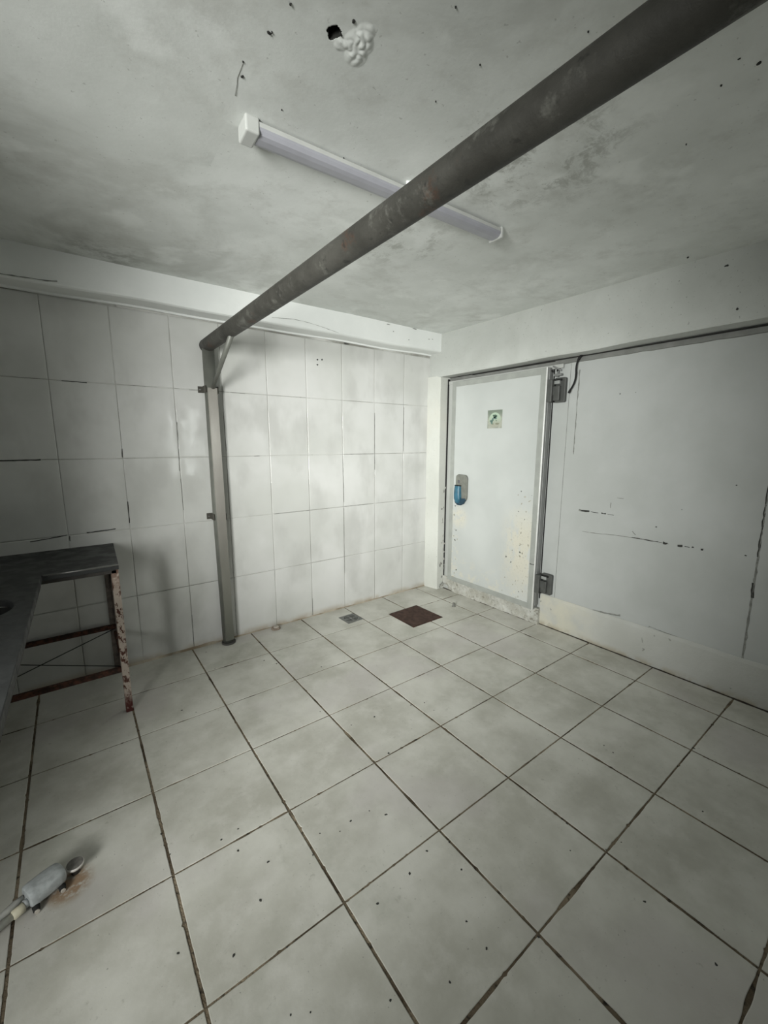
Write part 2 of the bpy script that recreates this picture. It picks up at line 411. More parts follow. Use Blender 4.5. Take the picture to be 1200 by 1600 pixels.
for k, (pts, wd) in enumerate([([(-.03, 1.284), (.14, 1.284)], .006), ([(.05, .85), (.21, .866)], .005), ([(.30, .868), (.44, .873)], .005), ([(.27, 1.70), (.38, 1.699)], .004),
        ([(.90, 1.70), (1.0, 1.703)], .003), ([(.81, 1.2), (.816, 1.5)], .004), ([(.815, .95), (.812, 1.15)], .0025), ([(1.105, 1.32), (1.1, 1.55)], .003), ([(2.32, 1.15), (2.32, 1.62)], .0035),
        ([(2.02, 1.284), (2.31, 1.284)], .003), ([(2.01, .9), (2.008, 1.25)], .003), ([(1.15, 1.702), (1.25, 1.70)], .003), ([(.513, .9), (.515, 1.03)], .005), ([(.51, 1.29), (.513, 1.34)], .005),
        ([(.22, .83), (.221, .86)], .005), ([(.812, .03), (.815, .24)], .003), ([(1.1, .02), (1.1, .3)], .003), ([(1.705, .01), (1.705, .15)], .003), ([(2.01, .3), (2.01, .85)], .0025),
        ([(1.42, .862), (1.7, .862)], .003), ([(2.012, .862), (2.3, .864)], .003), ([(2.63, 1.3), (2.632, 1.68)], .003)]):
    streak(bm, [(x, YB - .0004, z) for x, z in pts], (1, -1), wd, .0004, mi=2 if k < 4 or k in (12, 13, 14) else 3, seed=k, jit=.35)
link('wall_back', bm, [WALL_T, WALL_G, GRIME, GRIMEG])['kind'] = 'structure'

# dirty mortar fillet along the foot of the back wall
bm = BM(); prev = None
for k in range(140):
    x = XL + (2.93 - XL) * k / 139; h = .006 + .008 * abs(noise.noise(Vector((x * 6, 0, 1)))) + (.006 if x < .95 else 0)
    cur = [bm.verts.new((x, YB + .001, h)), bm.verts.new((x, YB - h * .9, -.001))]
    if prev: bm.faces.new((prev[0], prev[1], cur[1], cur[0]))
    prev = cur
M = Mat('brown_mortar', .9); M.color(M.mix(M.noise(6, .35, .65, 5), (.23, .18, .12), (.46, .41, .33)))
link('baseboard_back', bm, M.m)['kind'] = 'structure'

# ceiling-line concrete beam along the back wall, lower edge wavering by hand plastering
bm = BM(); n = 90; rings = []
for k in range(n + 1):
    x = XL + (2.96 - XL) * k / n
    wz = noise.noise(Vector((x * 2.3, 0, 4))) * .006; wy = noise.noise(Vector((x * 2, 3, 4))) * .005
    zb = 2.137 + .010 * (x / 2.9) + wz
    prof = [(YB + .06, zb - .012), (YB - .012, zb - .012), (YB - .016, zb - .002), (-.165 + wy, zb), (-.177 + wy, zb + .006), (-.18 + wy, zb + .014),
            (-.18 + wy * .5, 2.25), (-.18, ZC + .02), (YB + .06, ZC + .02)]
    rings.append([bm.verts.new((x, a, b)) for a, b in prof])
for a, b in zip(rings, rings[1:]):
    for i in range(len(a)): bm.faces.new((a[i], a[(i + 1) % len(a)], b[(i + 1) % len(a)], b[i]))
bm.faces.new(rings[0]); bm.faces.new(rings[-1][::-1])
for k, (pts, wd) in enumerate([([(.087, 2.125 + .02), (.224, 2.15), (.26, 2.152), (.30, 2.158)], .004), ([(1.40, 2.175), (1.55, 2.19), (1.65, 2.187), (1.75, 2.176), (1.9, 2.155)], .002)]):
    streak(bm, [(x, -.1845, z) for x, z in pts], (1, -1), wd, .0006, mi=1, seed=k + 40)
for k, (a, c) in enumerate([(2.40, 2.24), (2.56, 2.20), (2.78, 2.235), (2.82, 2.24), (2.35, 2.285), (2.62, 2.292)]):
    blob(bm, (a, -.1835, c), (1, -1), .006 if k < 4 else .02, .003, .001, mi=1, seed=k)
link('trim_1', bm, [WHITE_PL, GRIMEG])['kind'] = 'structure'

# ------------------------------------------------------------ ceiling with plaster relief and damage
bm = BM(); HX, HY = .841, -1.951
def czf(x, y):
    z = ZC + noise.noise(Vector((x * 1.6, y * 1.6, 2))) * .004
    for (cx, cy, r, h) in ((.900, -1.962, .026, -.008), (.898, -1.995, .016, -.006), (.912, -1.930, .020, -.005), (.868, -1.935, .012, -.004), (1.345, -1.66, .02, -.004), (1.18, -1.38, .035, -.007), (.70, -1.35, .03, -.006), (.668, -1.405, .03, -.007), (1.47, -1.12, .04, -.005), (1.58, -1.17, .03, -.006), (2.2, -.9, .05, -.005)):
        d = math.hypot(x - cx, y - cy) / r
        if d < 1.4: z += h * max(0, 1 - d * d / 1.96) * (.35 + 1.3 * abs(noise.noise(Vector((x * 45, y * 45, 7)))))
    d = math.hypot((x - HX) / 1.0, (y - HY) / 1.15) / (.0145 * (1 + .35 * noise.noise(Vector((x * 60, y * 60, 1)))))
    if d < 1: z = ZC + .05
    return z
def cgrid(x0, x1, y0, y1, s):
    nx, ny = int(round((x1 - x0) / s)), int(round((y1 - y0) / s))
    vv = [[bm.verts.new((x0 + (x1 - x0) * i / nx, y0 + (y1 - y0) * j / ny, 0)) for i in range(nx + 1)] for j in range(ny + 1)]
    for row in vv:
        for v in row: v.co.z = czf(v.co.x, v.co.y)
    for j in range(ny):
        for i in range(nx):
            f = bm.faces.new((vv[j][i], vv[j + 1][i], vv[j + 1][i + 1], vv[j][i + 1])); f.smooth = True
            if any(abs(v.co.z - ZC - .05) < 1e-6 for v in f.verts): f.material_index = 1  # shade inside the hole put into the colour of its faces
fine = (.74, .98, -2.10, -1.86)
# coarse sheet around a fine patch at the hole
xsC = [XO, .74, .98, 3.2]; ysC = [YE, -2.10, -1.86, YB + .1]
for a in range(3):
    for b in range(3):
        if a == 1 and b == 1: cgrid(*fine, .002)
        else:
            cgrid(xsC[a], xsC[a + 1], ysC[b], ysC[b + 1], .04 if a != 1 and b != 1 else .03)
bmesh.ops.remove_doubles(bm, verts=bm.verts, dist=1e-5)
DM = [(0.722,-1.862,.006),(0.727,-1.867,.003),(0.711,-1.711,.005),(0.699,-1.754,.003),(1.712,-2.512,.009),(1.657,-2.486,.004),(1.717,-2.435,.005),(1.079,-1.602,.004),(0.835,-1.670,.003),(1.020,-2.157,.003),(2.85,-2.007,.008),(1.506,-2.036,.004),(1.169,-2.097,.003),(.855,-1.957,.005),(.862,-2.0,.006),(.735,-1.95,.003),(1.16,-1.95,.003),(1.4,-2.25,.004),(1.3,-2.3,.003),(1.9,-2.3,.004)]
for k, (a, b, r) in enumerate(DM):
    blob(bm, (a, b, ZC + .001), (2, -1), r * .85, r * .55, .0045, mi=1, seed=k, ang=k)
bmesh.ops.recalc_face_normals(bm, faces=bm.faces)
box(bm, XO - .05, 3.2, YE - .05, YB + .1, ZC + .06, ZC + .16)
streak(bm, [(.70, -1.754, ZC - .001), (.703, -1.70, ZC - .001), (.716, -1.64, ZC - .002)], (2, -1), .0013, .001, mi=2, seed=3)
# sheet, hole, marks and slab joined as one ceiling mesh
link('ceiling', bm, [CEIL, DARK, GRIMEG])['kind'] = 'structure'

# ------------------------------------------------------------ right wall: header, pier, recessed panels, plinth
bm = BM(); n = 70; rings = []
for k in range(n + 1):
    y = YB + .02 + (YE - YB) * k / n
    wz = noise.noise(Vector((y * 3, 1, 4))) * .006 + (.012 * min(1, max(0, (-y - .8) / 1.4)))
    wx = noise.noise(Vector((y * 2, 3, 8))) * .003
    prof = [(2.93 + wx, ZC + .02), (2.93 + wx, 1.96 + wz), (2.936 + wx, 1.947 + wz), (3.06, 1.945 + wz * .6), (3.2, 1.945 + wz * .6), (3.2, ZC + .02)]
    rings.append([bm.verts.new((a, y, b)) for a, b in prof])
for a, b in zip(rings, rings[1:]):
    for i in range(len(a)): bm.faces.new((a[i], a[(i + 1) % len(a)], b[(i + 1) % len(a)], b[i]))
bm.faces.new(rings[0]); bm.faces.new(rings[-1][::-1])
blob(bm, (2.9295, -2.215, 2.022), (0, -1), .006, .006, .001, mi=1, seed=4)
blob(bm, (2.9295, -2.15, 2.235), (0, -1), .010, .005, .001, mi=1, seed=9)
link('wall_right', bm, [HEAD_PL, GRIME])['kind'] = 'structure'
bm = BM(); n = 40; rings = []
for k in range(n + 1):
    z = 1.955 * k / n; q = noise.noise(Vector((1, 2, z * 5))) * .004
    sp = .012 * (1 - z / 1.955)
    prof = [(2.905 + sp * 0 + q, YB + .02), (2.935 + q, -.160 - sp * 1.2), (2.943 + q, -.170 - sp), (3.06, -.178 - sp), (3.2, -.178), (3.2, YB + .02)]
    rings.append([bm.verts.new((a, b, z)) for a, b in prof])
for a, b in zip(rings, rings[1:]):
    for i in range(len(a)): bm.faces.new((a[i], a[(i + 1) % len(a)], b[(i + 1) % len(a)], b[i]))
bm.faces.new(rings[0]); bm.faces.new(rings[-1][::-1])
rr = random.Random(8)
for k in range(34):
    z = rr.random() ** 1.6 * 1.0 + .02
    blob(bm, (2.955 + rr.random() * .085, -.1835 - .0096 * (1 - z / 1.955) , z), (1, -1), .004 + .006 * rr.random(), .006 + .012 * rr.random(), .0012, mi=1 if k % 2 else 2, seed=k)
link('trim_2', bm, [PIER_PL, GRIMEG, PEEL])['kind'] = 'structure'

# cold-room panel skin
bm = BM()
box(bm, XR, 3.18, -1.312, -.1, .0, 1.95, mi=0)                      # behind the door
box(bm, XR, 3.18, -2.4035, -1.3155, .0, 1.95, mi=0)
box(bm, XR, 3.18, YE, -2.4085, .0, 1.95, mi=0)
box(bm, XR + .0015, 3.19, YE, -.1, .0, 1.95, mi=2)                   # dark in the joints
def P(y, z, o=.0003): return (XR - o, y, z)
SK = [([(-1.449, .919), (-1.47, .918), (-1.52, .920)], .011, 1), ([(-1.53, .918), (-1.58, .917)], .004, 1), ([(-1.60, .918), (-1.63, .918)], .007, 1), ([(-1.64, .917), (-1.68, .916)], .003, 1),
      ([(-1.483, .776), (-1.56, .776), (-1.70, .787), (-1.884, .793), (-2.006, .789)], .0035, 2), ([(-1.80, .79), (-1.95, .791)], .005, 1), ([(-1.975, .789), (-2.0, .79)], .013, 1), ([(-2.05, .79), (-2.075, .792)], .013, 1),
      ([(-2.085, .79), (-2.11, .79)], .006, 1), ([(-2.12, .793), (-2.13, .793)], .010, 1), ([(-2.163, .79), (-2.175, .79)], .009, 1), ([(-1.375, 1.86), (-1.376, 1.3)], .006, 2), ([(-1.376, 1.86), (-1.376, 1.72)], .009, 2),
      ([(-2.404, 1.95), (-2.406, 1.25), (-2.408, .8), (-2.41, .24)], .009, 2), ([(-2.405, 1.17), (-2.407, .8)], .008, 1), ([(-2.408, .66), (-2.408, .58)], .010, 1),
      ([(-1.95, .245), (-1.965, .17), (-1.975, .10)], .004, 2), ([(-1.655, .995), (-1.655, .96)], .004, 2), ([(-1.69, 1.03), (-1.73, 1.03)], .004, 2), ([(-1.80, .83), (-1.82, .81)], .005, 2),
      ([(-1.36, .235), (-1.505, .226), (-1.60, .235), (-1.69, .245)], .004, 2), ([(-1.60, .24), (-1.66, .245), (-1.78, .262)], .010, 2), ([(-1.95, .251), (-2.1, .24), (-2.25, .237), (-2.40, .234), (-2.47, .23)], .004, 2)]
for k, (pts, wd, mi) in enumerate(SK):
    streak(bm, [P(a, b) for a, b in pts], (0, -1), wd, .0006, mi=mi + 0 if mi == 1 else 2, seed=k, jit=.45)
for k, (a, b, r) in enumerate([(-2.097, .203, .008), (-2.10, .165, .005), (-2.14, .14, .012), (-2.13, .15, .008), (-2.32, .215, .012), (-2.29, .2, .005), (-1.455, .919, .012), (-2.358, .797, .005), (-2.28, 1.16, .004), (-1.65, 1.68, .005), (-1.74, 1.68, .003), (-2.05, 1.0, .003), (-1.93, .88, .005)]):
    blob(bm, P(a, b, -.0002), (0, -1), r, r * .7, .001, mi=1 if r < .011 else 2, seed=k + 3)
link('wall_right_panel', bm, [PANEL, GRIME, GRIMEG])['kind'] = 'structure'
bpy.data.objects['wall_right_panel'].name = 'trim_3'
# bare strip just under the header, and the dark slot above it
bm = BM(); n = 80; prev = None
for k in range(n + 1):
    y = -.19 + (YE + .19) * k / n; j = noise.noise(Vector((y * 14, 0, 0))) * .004
    zt = 1.941 + .006 * min(1, -y / 2.3)
    cur = [bm.verts.new((XR - .010, y, zt)), bm.verts.new((XR - .010, y, 1.913 + j)), bm.verts.new((XR + .002, y, 1.911 + j)), bm.verts.new((XR + .002, y, zt))]
    if prev:
        for i in range(4): bm.faces.new((prev[i], prev[(i + 1) % 4], cur[(i + 1) % 4], cur[i]))
    else: bm.faces.new(cur)
    prev = cur
bm.faces.new(prev[::-1])
prism(bm, [(XR - .016, 1.942), (XR - .008, 1.942), (XR - .008, 1.935), (XR - .016, 1.938)], 1, -1.2, -.45, mi=1)
prism(bm, [(XR - .018, 1.9475), (XR - .002, 1.9475), (XR - .002, 1.9405), (XR - .016, 1.9405)], 1, YE, -.19, mi=1)
link('trim_4', bm, [STRIP, DARK])['kind'] = 'structure'
# plinth: a thin plaster skirting, proud of the panel, and the lumpy door threshold
bm = BM(); n = 90; rings = []
for k in range(n + 1):
    y = -1.205 + (YE + 1.205) * k / n; j = noise.noise(Vector((y * 7, 0, 5))) * .004; jz = noise.noise(Vector((y * 4, 3, 5))) * .006
    prof = [(XR + .01, .247 + jz), (XR - .003, .240 + jz), (XR - .009 + j * .3, .22 + jz), (XR - .010 + j, .10), (XR - .009 + j, -.001), (XR + .01, -.001)]
    rings.append([bm.verts.new((a, y, b)) for a, b in prof])
for a, b in zip(rings, rings[1:]):
    for i in range(len(a)): bm.faces.new((a[i], a[(i + 1) % len(a)], b[(i + 1) % len(a)], b[i]))
bm.faces.new(rings[0]); bm.faces.new(rings[-1][::-1])
link('baseboard_right', bm, PLINTH)['kind'] = 'structure'
bm = BM(); prev = None
for k in range(120):
    y = -.19 + (YE + .19) * k / 119; h = .005 + .007 * abs(noise.noise(Vector((y * 8, 0, 9))))
    x0 = XR - .012 if y < -1.2 else XR - .036
    cur = [bm.verts.new((x0, y, h * .8)), bm.verts.new((x0 - h * .9, y, -.0005)), bm.verts.new((x0 + .02, y, -.0005))]
    if prev:
        for i in range(3): bm.faces.new((prev[i], prev[(i + 1) % 3], cur[(i + 1) % 3], cur[i]))
    prev = cur
link('trim_5', bm, m_simple('black_floor_joint', (.05, .04, .03), .9, 0, .5, 30))['kind'] = 'structure'

# ------------------------------------------------------------ the door (insulated leaf, hinges, handle, sticker)
door = empty('door_1', (3.0, -.7, 0), kind='structure')
XF = 2.985
bm = BM()
box(bm, 3.028, XR + .02, -.272, -.19, .0, 1.905)
box(bm, 3.024, 3.04, -1.27, -.19, 1.885, 1.912)
link('door_jamb', bm, JAMB, door, bevel=.002)
bm = BM(); box(bm, 3.018, XR + .01, -.1905, -.182, .10, 1.93); box(bm, 3.03, XR + .01, -1.2, -.19, 1.9115, 1.9135)
link('jamb_gap_strip', bm, BLACK, door)  # black strips standing in for the dark gap around the jamb
bm = BM(); rings = []                                              # lumpy threshold below the leaf
for k in range(61):
    y = -.19 - 1.02 * k / 60
    f = min(1, max(0, (-y - .19) / .12)); j = noise.noise(Vector((y * 9, 0, 1))) * .006; jz = noise.noise(Vector((y * 13, 4, 1))) * .007
    prof = [(3.06, .125 + jz * .3), (3.015, .125 + jz * .3), (3.006 + j, .10 + jz), (3.014 + j, .055 + jz), (3.042 - .03 * f + j * .6, .028), (3.040 - .03 * f + j * .4, -.001), (3.06, -.001)]
    rings.append([bm.verts.new((a, y, b)) for a, b in prof])
for a, b in zip(rings, rings[1:]):
    for i in range(len(a)): bm.faces.new((a[i], a[(i + 1) % len(a)], b[(i + 1) % len(a)], b[i]))
bm.faces.new(rings[0]); bm.faces.new(rings[-1][::-1])
tag(link('threshold', bm, PEEL, door), 'peeling plaster threshold under the door')
Y0, Y1, Z0, Z1 = -.278, -1.180, .118, 1.893                        # leaf extents
link('door_leaf', bbox(XF + .001, 3.045, Y1 + .001, Y0 - .001, Z0 + .002, Z1 - .002), SIDEG, door)
bm = BM(); box(bm, XF - .002, XF + .004, Y1 + .047, Y0 - .040, Z0 + .04, Z1 - .040)
link('door_sheet', bm, DOOR, door, bevel=.001)
bm = BM(); w_ = .042
for a in ((Y0 - w_, Y0, Z0, Z1), (Y1, Y1 + w_ + .006, Z0, Z1)): box(bm, XF - .006, XF + .002, *a)
box(bm, XF - .006, XF + .002, Y1 + w_ + .006, Y0 - w_, Z0, Z0 + w_); box(bm, XF - .006, XF + .002, Y1 + w_ + .006, Y0 - w_, Z1 - w_, Z1)
tag(link('door_edging', bm, TRIMG, door, bevel=.0015), 'grey edging strip around the white sheet')
bm = BM(); box(bm, XF - .009, XF + .004, Y1 - .004, Y1 + .006, Z0, Z1 + .003); link('edge_profile', bm, EDGE, door, bevel=.002)
bm = BM(); box(bm, XF + .012, XF + .05, Y1 - .010, Y1 - .0, Z0 + .03, Z1 + .002); link('side_gasket', bm, SIDEG, door, bevel=.002)
bm = BM(); box(bm, XR - .006, XR + .001, Y1 - .017, Y1 - .010, .2, 1.90); link('leaf_gap_strip', bm, BLACK, door)  # black strip standing in for the dark gap beside the leaf
# chips, nick on the edging
bm = BM()
streak(bm, [(XF - .0068, -1.137, .472), (XF - .0068, -1.18, .474)], (0, -1), .006, .0006, seed=2)
for k in range(46):
    rr = random.Random(100 + k); z = .16 + .9 * rr.random() ** 1.3
    y = -1.125 + abs(rr.gauss(0, .09)) if k % 3 else -.335 - abs(rr.gauss(0, .03))
    if k % 3 == 0: z = min(z, .82)
    blob(bm, (XF - .0021, y, z), (0, -1), .0025 + .005 * rr.random(), .002 + .008 * rr.random(), .0006, mi=1 if k % 4 else 0, seed=k, ang=rr.random() * 3)
link('paint_chips', bm, [GRIME, m_simple('bare_primer', (.42, .40, .33), .8, 0, .4, 60)], door)
# hinges: leaf plate, knuckle and wall plate in dark grey
def hinge(z0, z1):
    h = BM(); 
    prof = []
    yb, ya = -1.297, -1.212
    def rrect(y0, y1, a, b, r, n=5):
        pts = []
        for cx, cz, s in ((y1 - r, b - r, 0), (y0 + r, b - r, 90), (y0 + r, a + r, 180), (y1 - r, a + r, 270)):
            for k in range(n + 1):
                t = R(s + 90 * k / n); pts.append((cx + r * math.cos(t), cz + r * math.sin(t)))
        return pts
    prism(h, rrect(yb, ya, z0, z1, .012), 0, XR - .028, XR + .001)
    o = tag(link('hinge', h, HINGE, door, bevel=.003), 'dark grey moulded hinge')
    h = BM(); box(h, XF - .004, XR - .005, -1.222, -1.184, z0 + .004, z1 - .012)
    box(h, XR - .052, XR - .02, -1.268, -1.2, z0 + .012, z0 + (z1 - z0) * .66)
    link('hinge_arm', h, HINGE, o, bevel=.004)
    h = BM(); box(h, XR - .045, XR - .026, -1.262, -1.222, z0 + (z1 - z0) * .74, z0 + (z1 - z0) * .88)
    tag(link('knuckle_end', h, m_simple('pale_grey_plastic', (.3, .31, .3), .5), o, bevel=.003), 'pale grey knuckle end')
    h = BM(); box(h, XR - .054, XR - .020, -1.226, -1.216, z0 + .002, z0 + .05); box(h, XR - .040, XR - .0275, -1.272, -1.216, z1 - .022, z1 - .010); box(h, XR - .040, XR - .0275, -1.228, -1.212, z0 + (z1 - z0) * .68, z1 - .012)
    link('slot', h, BLACK, o)
hinge(1.655, 1.822); hinge(.255, .412)
# broken bracket above the upper hinge
bm = BM(); box(bm, XR - .030, XR, -1.262, -1.205, 1.835, 1.850); tube(bm, [(XR - .045, -1.205, 1.90), (XR - .03, -1.262, 1.868)], .005, 8); box(bm, XR - .022, XR, -1.235, -1.222, 1.83, 1.905)
link('broken_bracket', bm, SIDEG, door, bevel=.001)
bm = BM(); blob(bm, (XR - .05, -1.205, 1.868), (0, -1), .008, .008, .003, seed=1); blob(bm, (XR - .0305, -1.232, 1.873), (0, -1), .006, .01, .002, seed=5)
link('bolt_hole', bm, BLACK, door)
# handle
bm = BM(); hy0, hy1, hz0, hz1 = -.492, -.362, .862, 1.104
pts = []
for cy, cz, s, r in ((hy1 - .03, hz1 - .03, 0, .03), (hy0 + .035, hz1 - .035, 90, .035), (hy0 + .05, hz0 + .05, 180, .05), (hy1 - .03, hz0 + .03, 270, .03)):
    for k in range(7): t = R(s + 15 * k); pts.append((cy + r * math.cos(t), cz + r * math.sin(t)))
prism(bm, pts, 0, XF - .020, XF - .001)
handle = tag(link('handle', bm, m_simple('handle_plate_grey', (.19, .195, .17), .5, 0, .2, 25), door, bevel=.004, seg=3), 'grey rounded latch plate')
BLUE = m_simple('blue_plastic', (.035, .14, .21), .4, 0, .35, 22); BLUED = m_simple('dark_blue_plastic', (.012, .045, .075), .45, 0, .3, 20)
bm = BM(); rings = []                                              # curved blue lever, swelling downwards
for k in range(15):
    t = k / 14; z = 1.005 - .150 * t; wy = .031 + .006 * math.sin(t * 2.4); d = .018 + .018 * math.sin(math.pi * (.15 + .7 * t)); cy = -.394 - .004 * t
    if t > .8: wy *= 1 - (t - .8) * 1.9; d *= 1 - (t - .8) * 1.2
    ring = []
    for a in range(12):
        q = math.pi * a / 11; ring.append(bm.verts.new((XF - .019 - d * math.sin(q) ** .7, cy + wy * math.cos(q), z)))
    rings.append(ring)
for a, b in zip(rings, rings[1:]):
    for i in range(12): bm.faces.new((a[i], a[(i + 1) % 12], b[(i + 1) % 12], b[i]))
bm.faces.new(rings[0]); bm.faces.new(rings[-1][::-1])
tag(link('lever', bm, BLUE, handle, bevel=.001), 'blue pull lever')
bm = BM(); pts = [(-.355, .90), (-.366, .905), (-.43, .897), (-.482, .900), (-.487, .885), (-.462, .850), (-.43, .836), (-.392, .836), (-.366, .855)]
prism(bm, pts, 0, XF - .030, XF - .012); tag(link('lever_guard', bm, BLUED, handle, bevel=.004, seg=3), 'dark blue cup at the foot of the lever')
bm = BM(); box(bm, XF - .036, XF - .018, -.430, -.364, 1.003, 1.011); link('lever_pivot', bm, BLACK, handle, bevel=.002)
bm = BM(); blob(bm, (XF - .0202, -.400, 1.042), (0, -1), .009, .018, .002, seed=2); link('keyhole', bm, m_simple('violet_grey_plastic', (.10, .095, .11), .6), handle)  # keyhole patch in plain violet-grey
# sticker: faded green notice with a round pictogram
stx = XF - .0025
M = Mat('faded_green_print', .5)
yy_, zz_ = M.axis(1), M.axis(2)
base = M.mix(M.noise(30, .35, .65, 4), (.27, .29, .25), (.38, .39, .33))
base = M.mix(M.ramp(zz_, 1.55, 1.62, 0, .75), base, (.13, .17, .13))
disc = M.node('ShaderNodeVectorMath', operation='DISTANCE'); M.link(M.pos, disc.inputs[0]); disc.inputs[1].default_value = (stx, -.745, 1.555)
base = M.mix(M.ramp(disc.outputs['Value'], .056, .060, 1, 0), base, M.mix(M.ramp(zz_, 1.50, 1.60, 0, 1), (.34, .34, .28), (.40, .50, .39)))
M.color(base)
st = tag(link('sticker', bbox(stx, XF - .001, -.815, -.673, 1.490, 1.632), M.m, door), 'small square faded green notice')
bm = BM()
def dd(y, z, ry, rz, mi, k, a=0): blob(bm, (stx - .0003, y, z), (0, -1), ry, rz, .0004, mi=mi, seed=k, seg=14, ang=a)
dd(-.745, 1.582, .020, .016, 0, 1); dd(-.749, 1.572, .016, .013, 1, 2); dd(-.725, 1.558, .011, .017, 1, 3, .5); dd(-.706, 1.548, .013, .010, 1, 4); dd(-.716, 1.535, .010, .012, 1, 5, .4)
dd(-.760, 1.549, .006, .004, 0, 6); dd(-.728, 1.524, .008, .008, 2, 7); dd(-.770, 1.525, .018, .008, 2, 8)
link('pictogram', bm, [m_simple('dark_green_ink', (.055, .10, .07), .5), m_simple('teal_ink', (.12, .20, .17), .5), m_simple('olive_ink', (.24, .25, .18), .5)], st)

# ------------------------------------------------------------ black cable hanging out of the slot
bm = BM(); cp = [(3.035, -1.395, 1.948), (3.018, -1.388, 1.935), (3.014, -1.375, 1.905), (3.014, -1.370, 1.87), (3.014, -1.372, 1.83), (3.014, -1.368, 1.79), (3.014, -1.355, 1.755), (3.014, -1.338, 1.728), (3.014, -1.330, 1.710)]
def smooth_path(p, n=6):
    p = [Vector(a) for a in p]; out = []
    for i in range(len(p) - 1):
        a, b, c, d = p[max(i - 1, 0)], p[i], p[i + 1], p[min(i + 2, len(p) - 1)]
        for k in range(n):
            t = k / n; out.append(.5 * ((2 * b) + (c - a) * t + (2 * a - 5 * b + 4 * c - d) * t * t + (3 * b - a - 3 * c + d) * t ** 3))
    return out + [p[-1]]
sp = smooth_path(cp); tube(bm, sp, .0045, 10, radii=[.0078 if i > len(sp) - 8 else (.0085 if i < 10 else .0058) for i in range(len(sp))])
tag(link('cable_end', bm, BLACK), 'short black cut cable dangling over the panel just right of the door', 'cable')

# ------------------------------------------------------------ pipe frame: post, crossbar, brace, cover, straps
fr = empty('overhead_pipe', (1.015, -.08, 0), 'grey round pipe post against the tiles with a long overhead pipe running forward', 'pipe frame')
PX, PZ, PR = 1.015, 1.972, .0405
bm = BM(); tube(bm, [(PX + .012, -.093, 0.0), (PX + .012, -.093, .012)], .046, 24)
link('post_foot', bm, m_simple('dark_foot', (.07, .068, .062), .8), fr)
bm = BM(); tube(bm, [(PX + .012, -.085, .012), (PX, -.085, 1.0), (PX + .002, -.085, PZ - .012)], .036, 28); link('post', bm, POSTG, fr)
bm = BM(); n = 60
tube(bm, [(PX, -.050 - (4.9) * k / n, PZ) for k in range(n + 1)], PR, 30); link('crossbar', bm, PIPE, fr)
bm = BM()
tube(bm, [(PX + .004, -.132, 1.712), (PX, -.56, PZ - .030)], .0145, 16, radii=[.011, .0150]); link('brace', bm, POSTG, fr)
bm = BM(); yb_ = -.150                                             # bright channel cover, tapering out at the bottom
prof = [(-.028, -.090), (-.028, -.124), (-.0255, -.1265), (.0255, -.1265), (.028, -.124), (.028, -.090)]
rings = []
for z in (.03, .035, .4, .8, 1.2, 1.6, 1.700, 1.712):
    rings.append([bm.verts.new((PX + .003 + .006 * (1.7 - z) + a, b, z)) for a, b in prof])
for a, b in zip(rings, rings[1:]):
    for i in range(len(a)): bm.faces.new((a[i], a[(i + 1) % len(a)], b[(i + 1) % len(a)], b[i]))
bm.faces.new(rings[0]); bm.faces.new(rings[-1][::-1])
tag(link('channel_cover', bm, cover_mat(), fr), 'steel channel with a bright reflection painted into its upper part')
for z in (1.705, .895):
  for side in (0, 1):
    bm = BM()
    if side: prism(bm, [(PX + .056, YB), (PX + .056, YB - .006), (PX + .043, YB - .006), (PX + .043, -.115), (PX + .036, -.115), (PX + .036, YB)], 2, z - .024, z + .018)
    else: prism(bm, [(PX - .064, YB), (PX - .064, YB - .006), (PX - .040, YB - .006), (PX - .040, -.115), (PX - .032, -.115), (PX - .032, YB)], 2, z - .020, z + .020)
    s = link('strap', bm, m_simple('dark_strap', (.09, .085, .072), .6, .4, .3), fr, bevel=.001)
    bm = BM(); blob(bm, (PX + (.050 if side else -.052), YB - .006, z), (1, -1), .006, .006, .004, seed=2); link('screw', bm, STEEL, s)

# ------------------------------------------------------------ ceiling batten lamp (unlit)
LA, LB = Vector((.757, -1.563, 0)), Vector((1.868, -1.602, 0))
ld = (LB - LA).normalized(); ln = Vector((-ld.y, ld.x, 0)); LZ = ZC - .007
lamp = empty('batten_lamp', (1.31, -1.582, LZ), 'long unlit white batten lamp fixed to the ceiling, crossed by the overhead pipe', 'ceiling light')
def lampbox(bm, t0, t1, s0, s1, z0, z1, mi=0):
    a = LA + ld * t0; b = LA + ld * t1
    v = [bm.verts.new(Vector((p.x + ln.x * s, p.y + ln.y * s, z))) for z in (z0, z1) for p, s in ((a, s0), (b, s0), (b, s1), (a, s1))]
    for f in ((0, 3, 2, 1), (4, 5, 6, 7), (0, 1, 5, 4), (1, 2, 6, 5), (2, 3, 7, 6), (3, 0, 4, 7)): bm.faces.new([v[i] for i in f]).material_index = mi
Lg = (LB - LA).length
WP = m_simple('white_lamp_plastic', (.52, .53, .51), .45, 0, .06)
bm = BM(); lampbox(bm, .02, Lg - .01, -.034, .034, LZ - .014, LZ); link('housing', bm, WP, lamp, bevel=.002)
bm = BM()
pr = [(-.034, -.014), (-.033, -.022), (-.026, -.030), (-.012, -.034), (.012, -.034), (.026, -.030), (.033, -.022), (.034, -.014)]
rings = []
for t in (.028, Lg - .012):
    p = LA + ld * t; rings.append([bm.verts.new((p.x + ln.x * s, p.y + ln.y * s, LZ + z)) for s, z in pr])
for i in range(len(pr)): bm.faces.new((rings[0][i], rings[0][(i + 1) % len(pr)], rings[1][(i + 1) % len(pr)], rings[1][i]))
bm.faces.new(rings[0]); bm.faces.new(rings[1][::-1])
tag(link('diffuser', bm, m_simple('lilac_grey_diffuser', (.37, .37, .41), .4, 0, .06), lamp), 'lilac grey plastic diffuser')
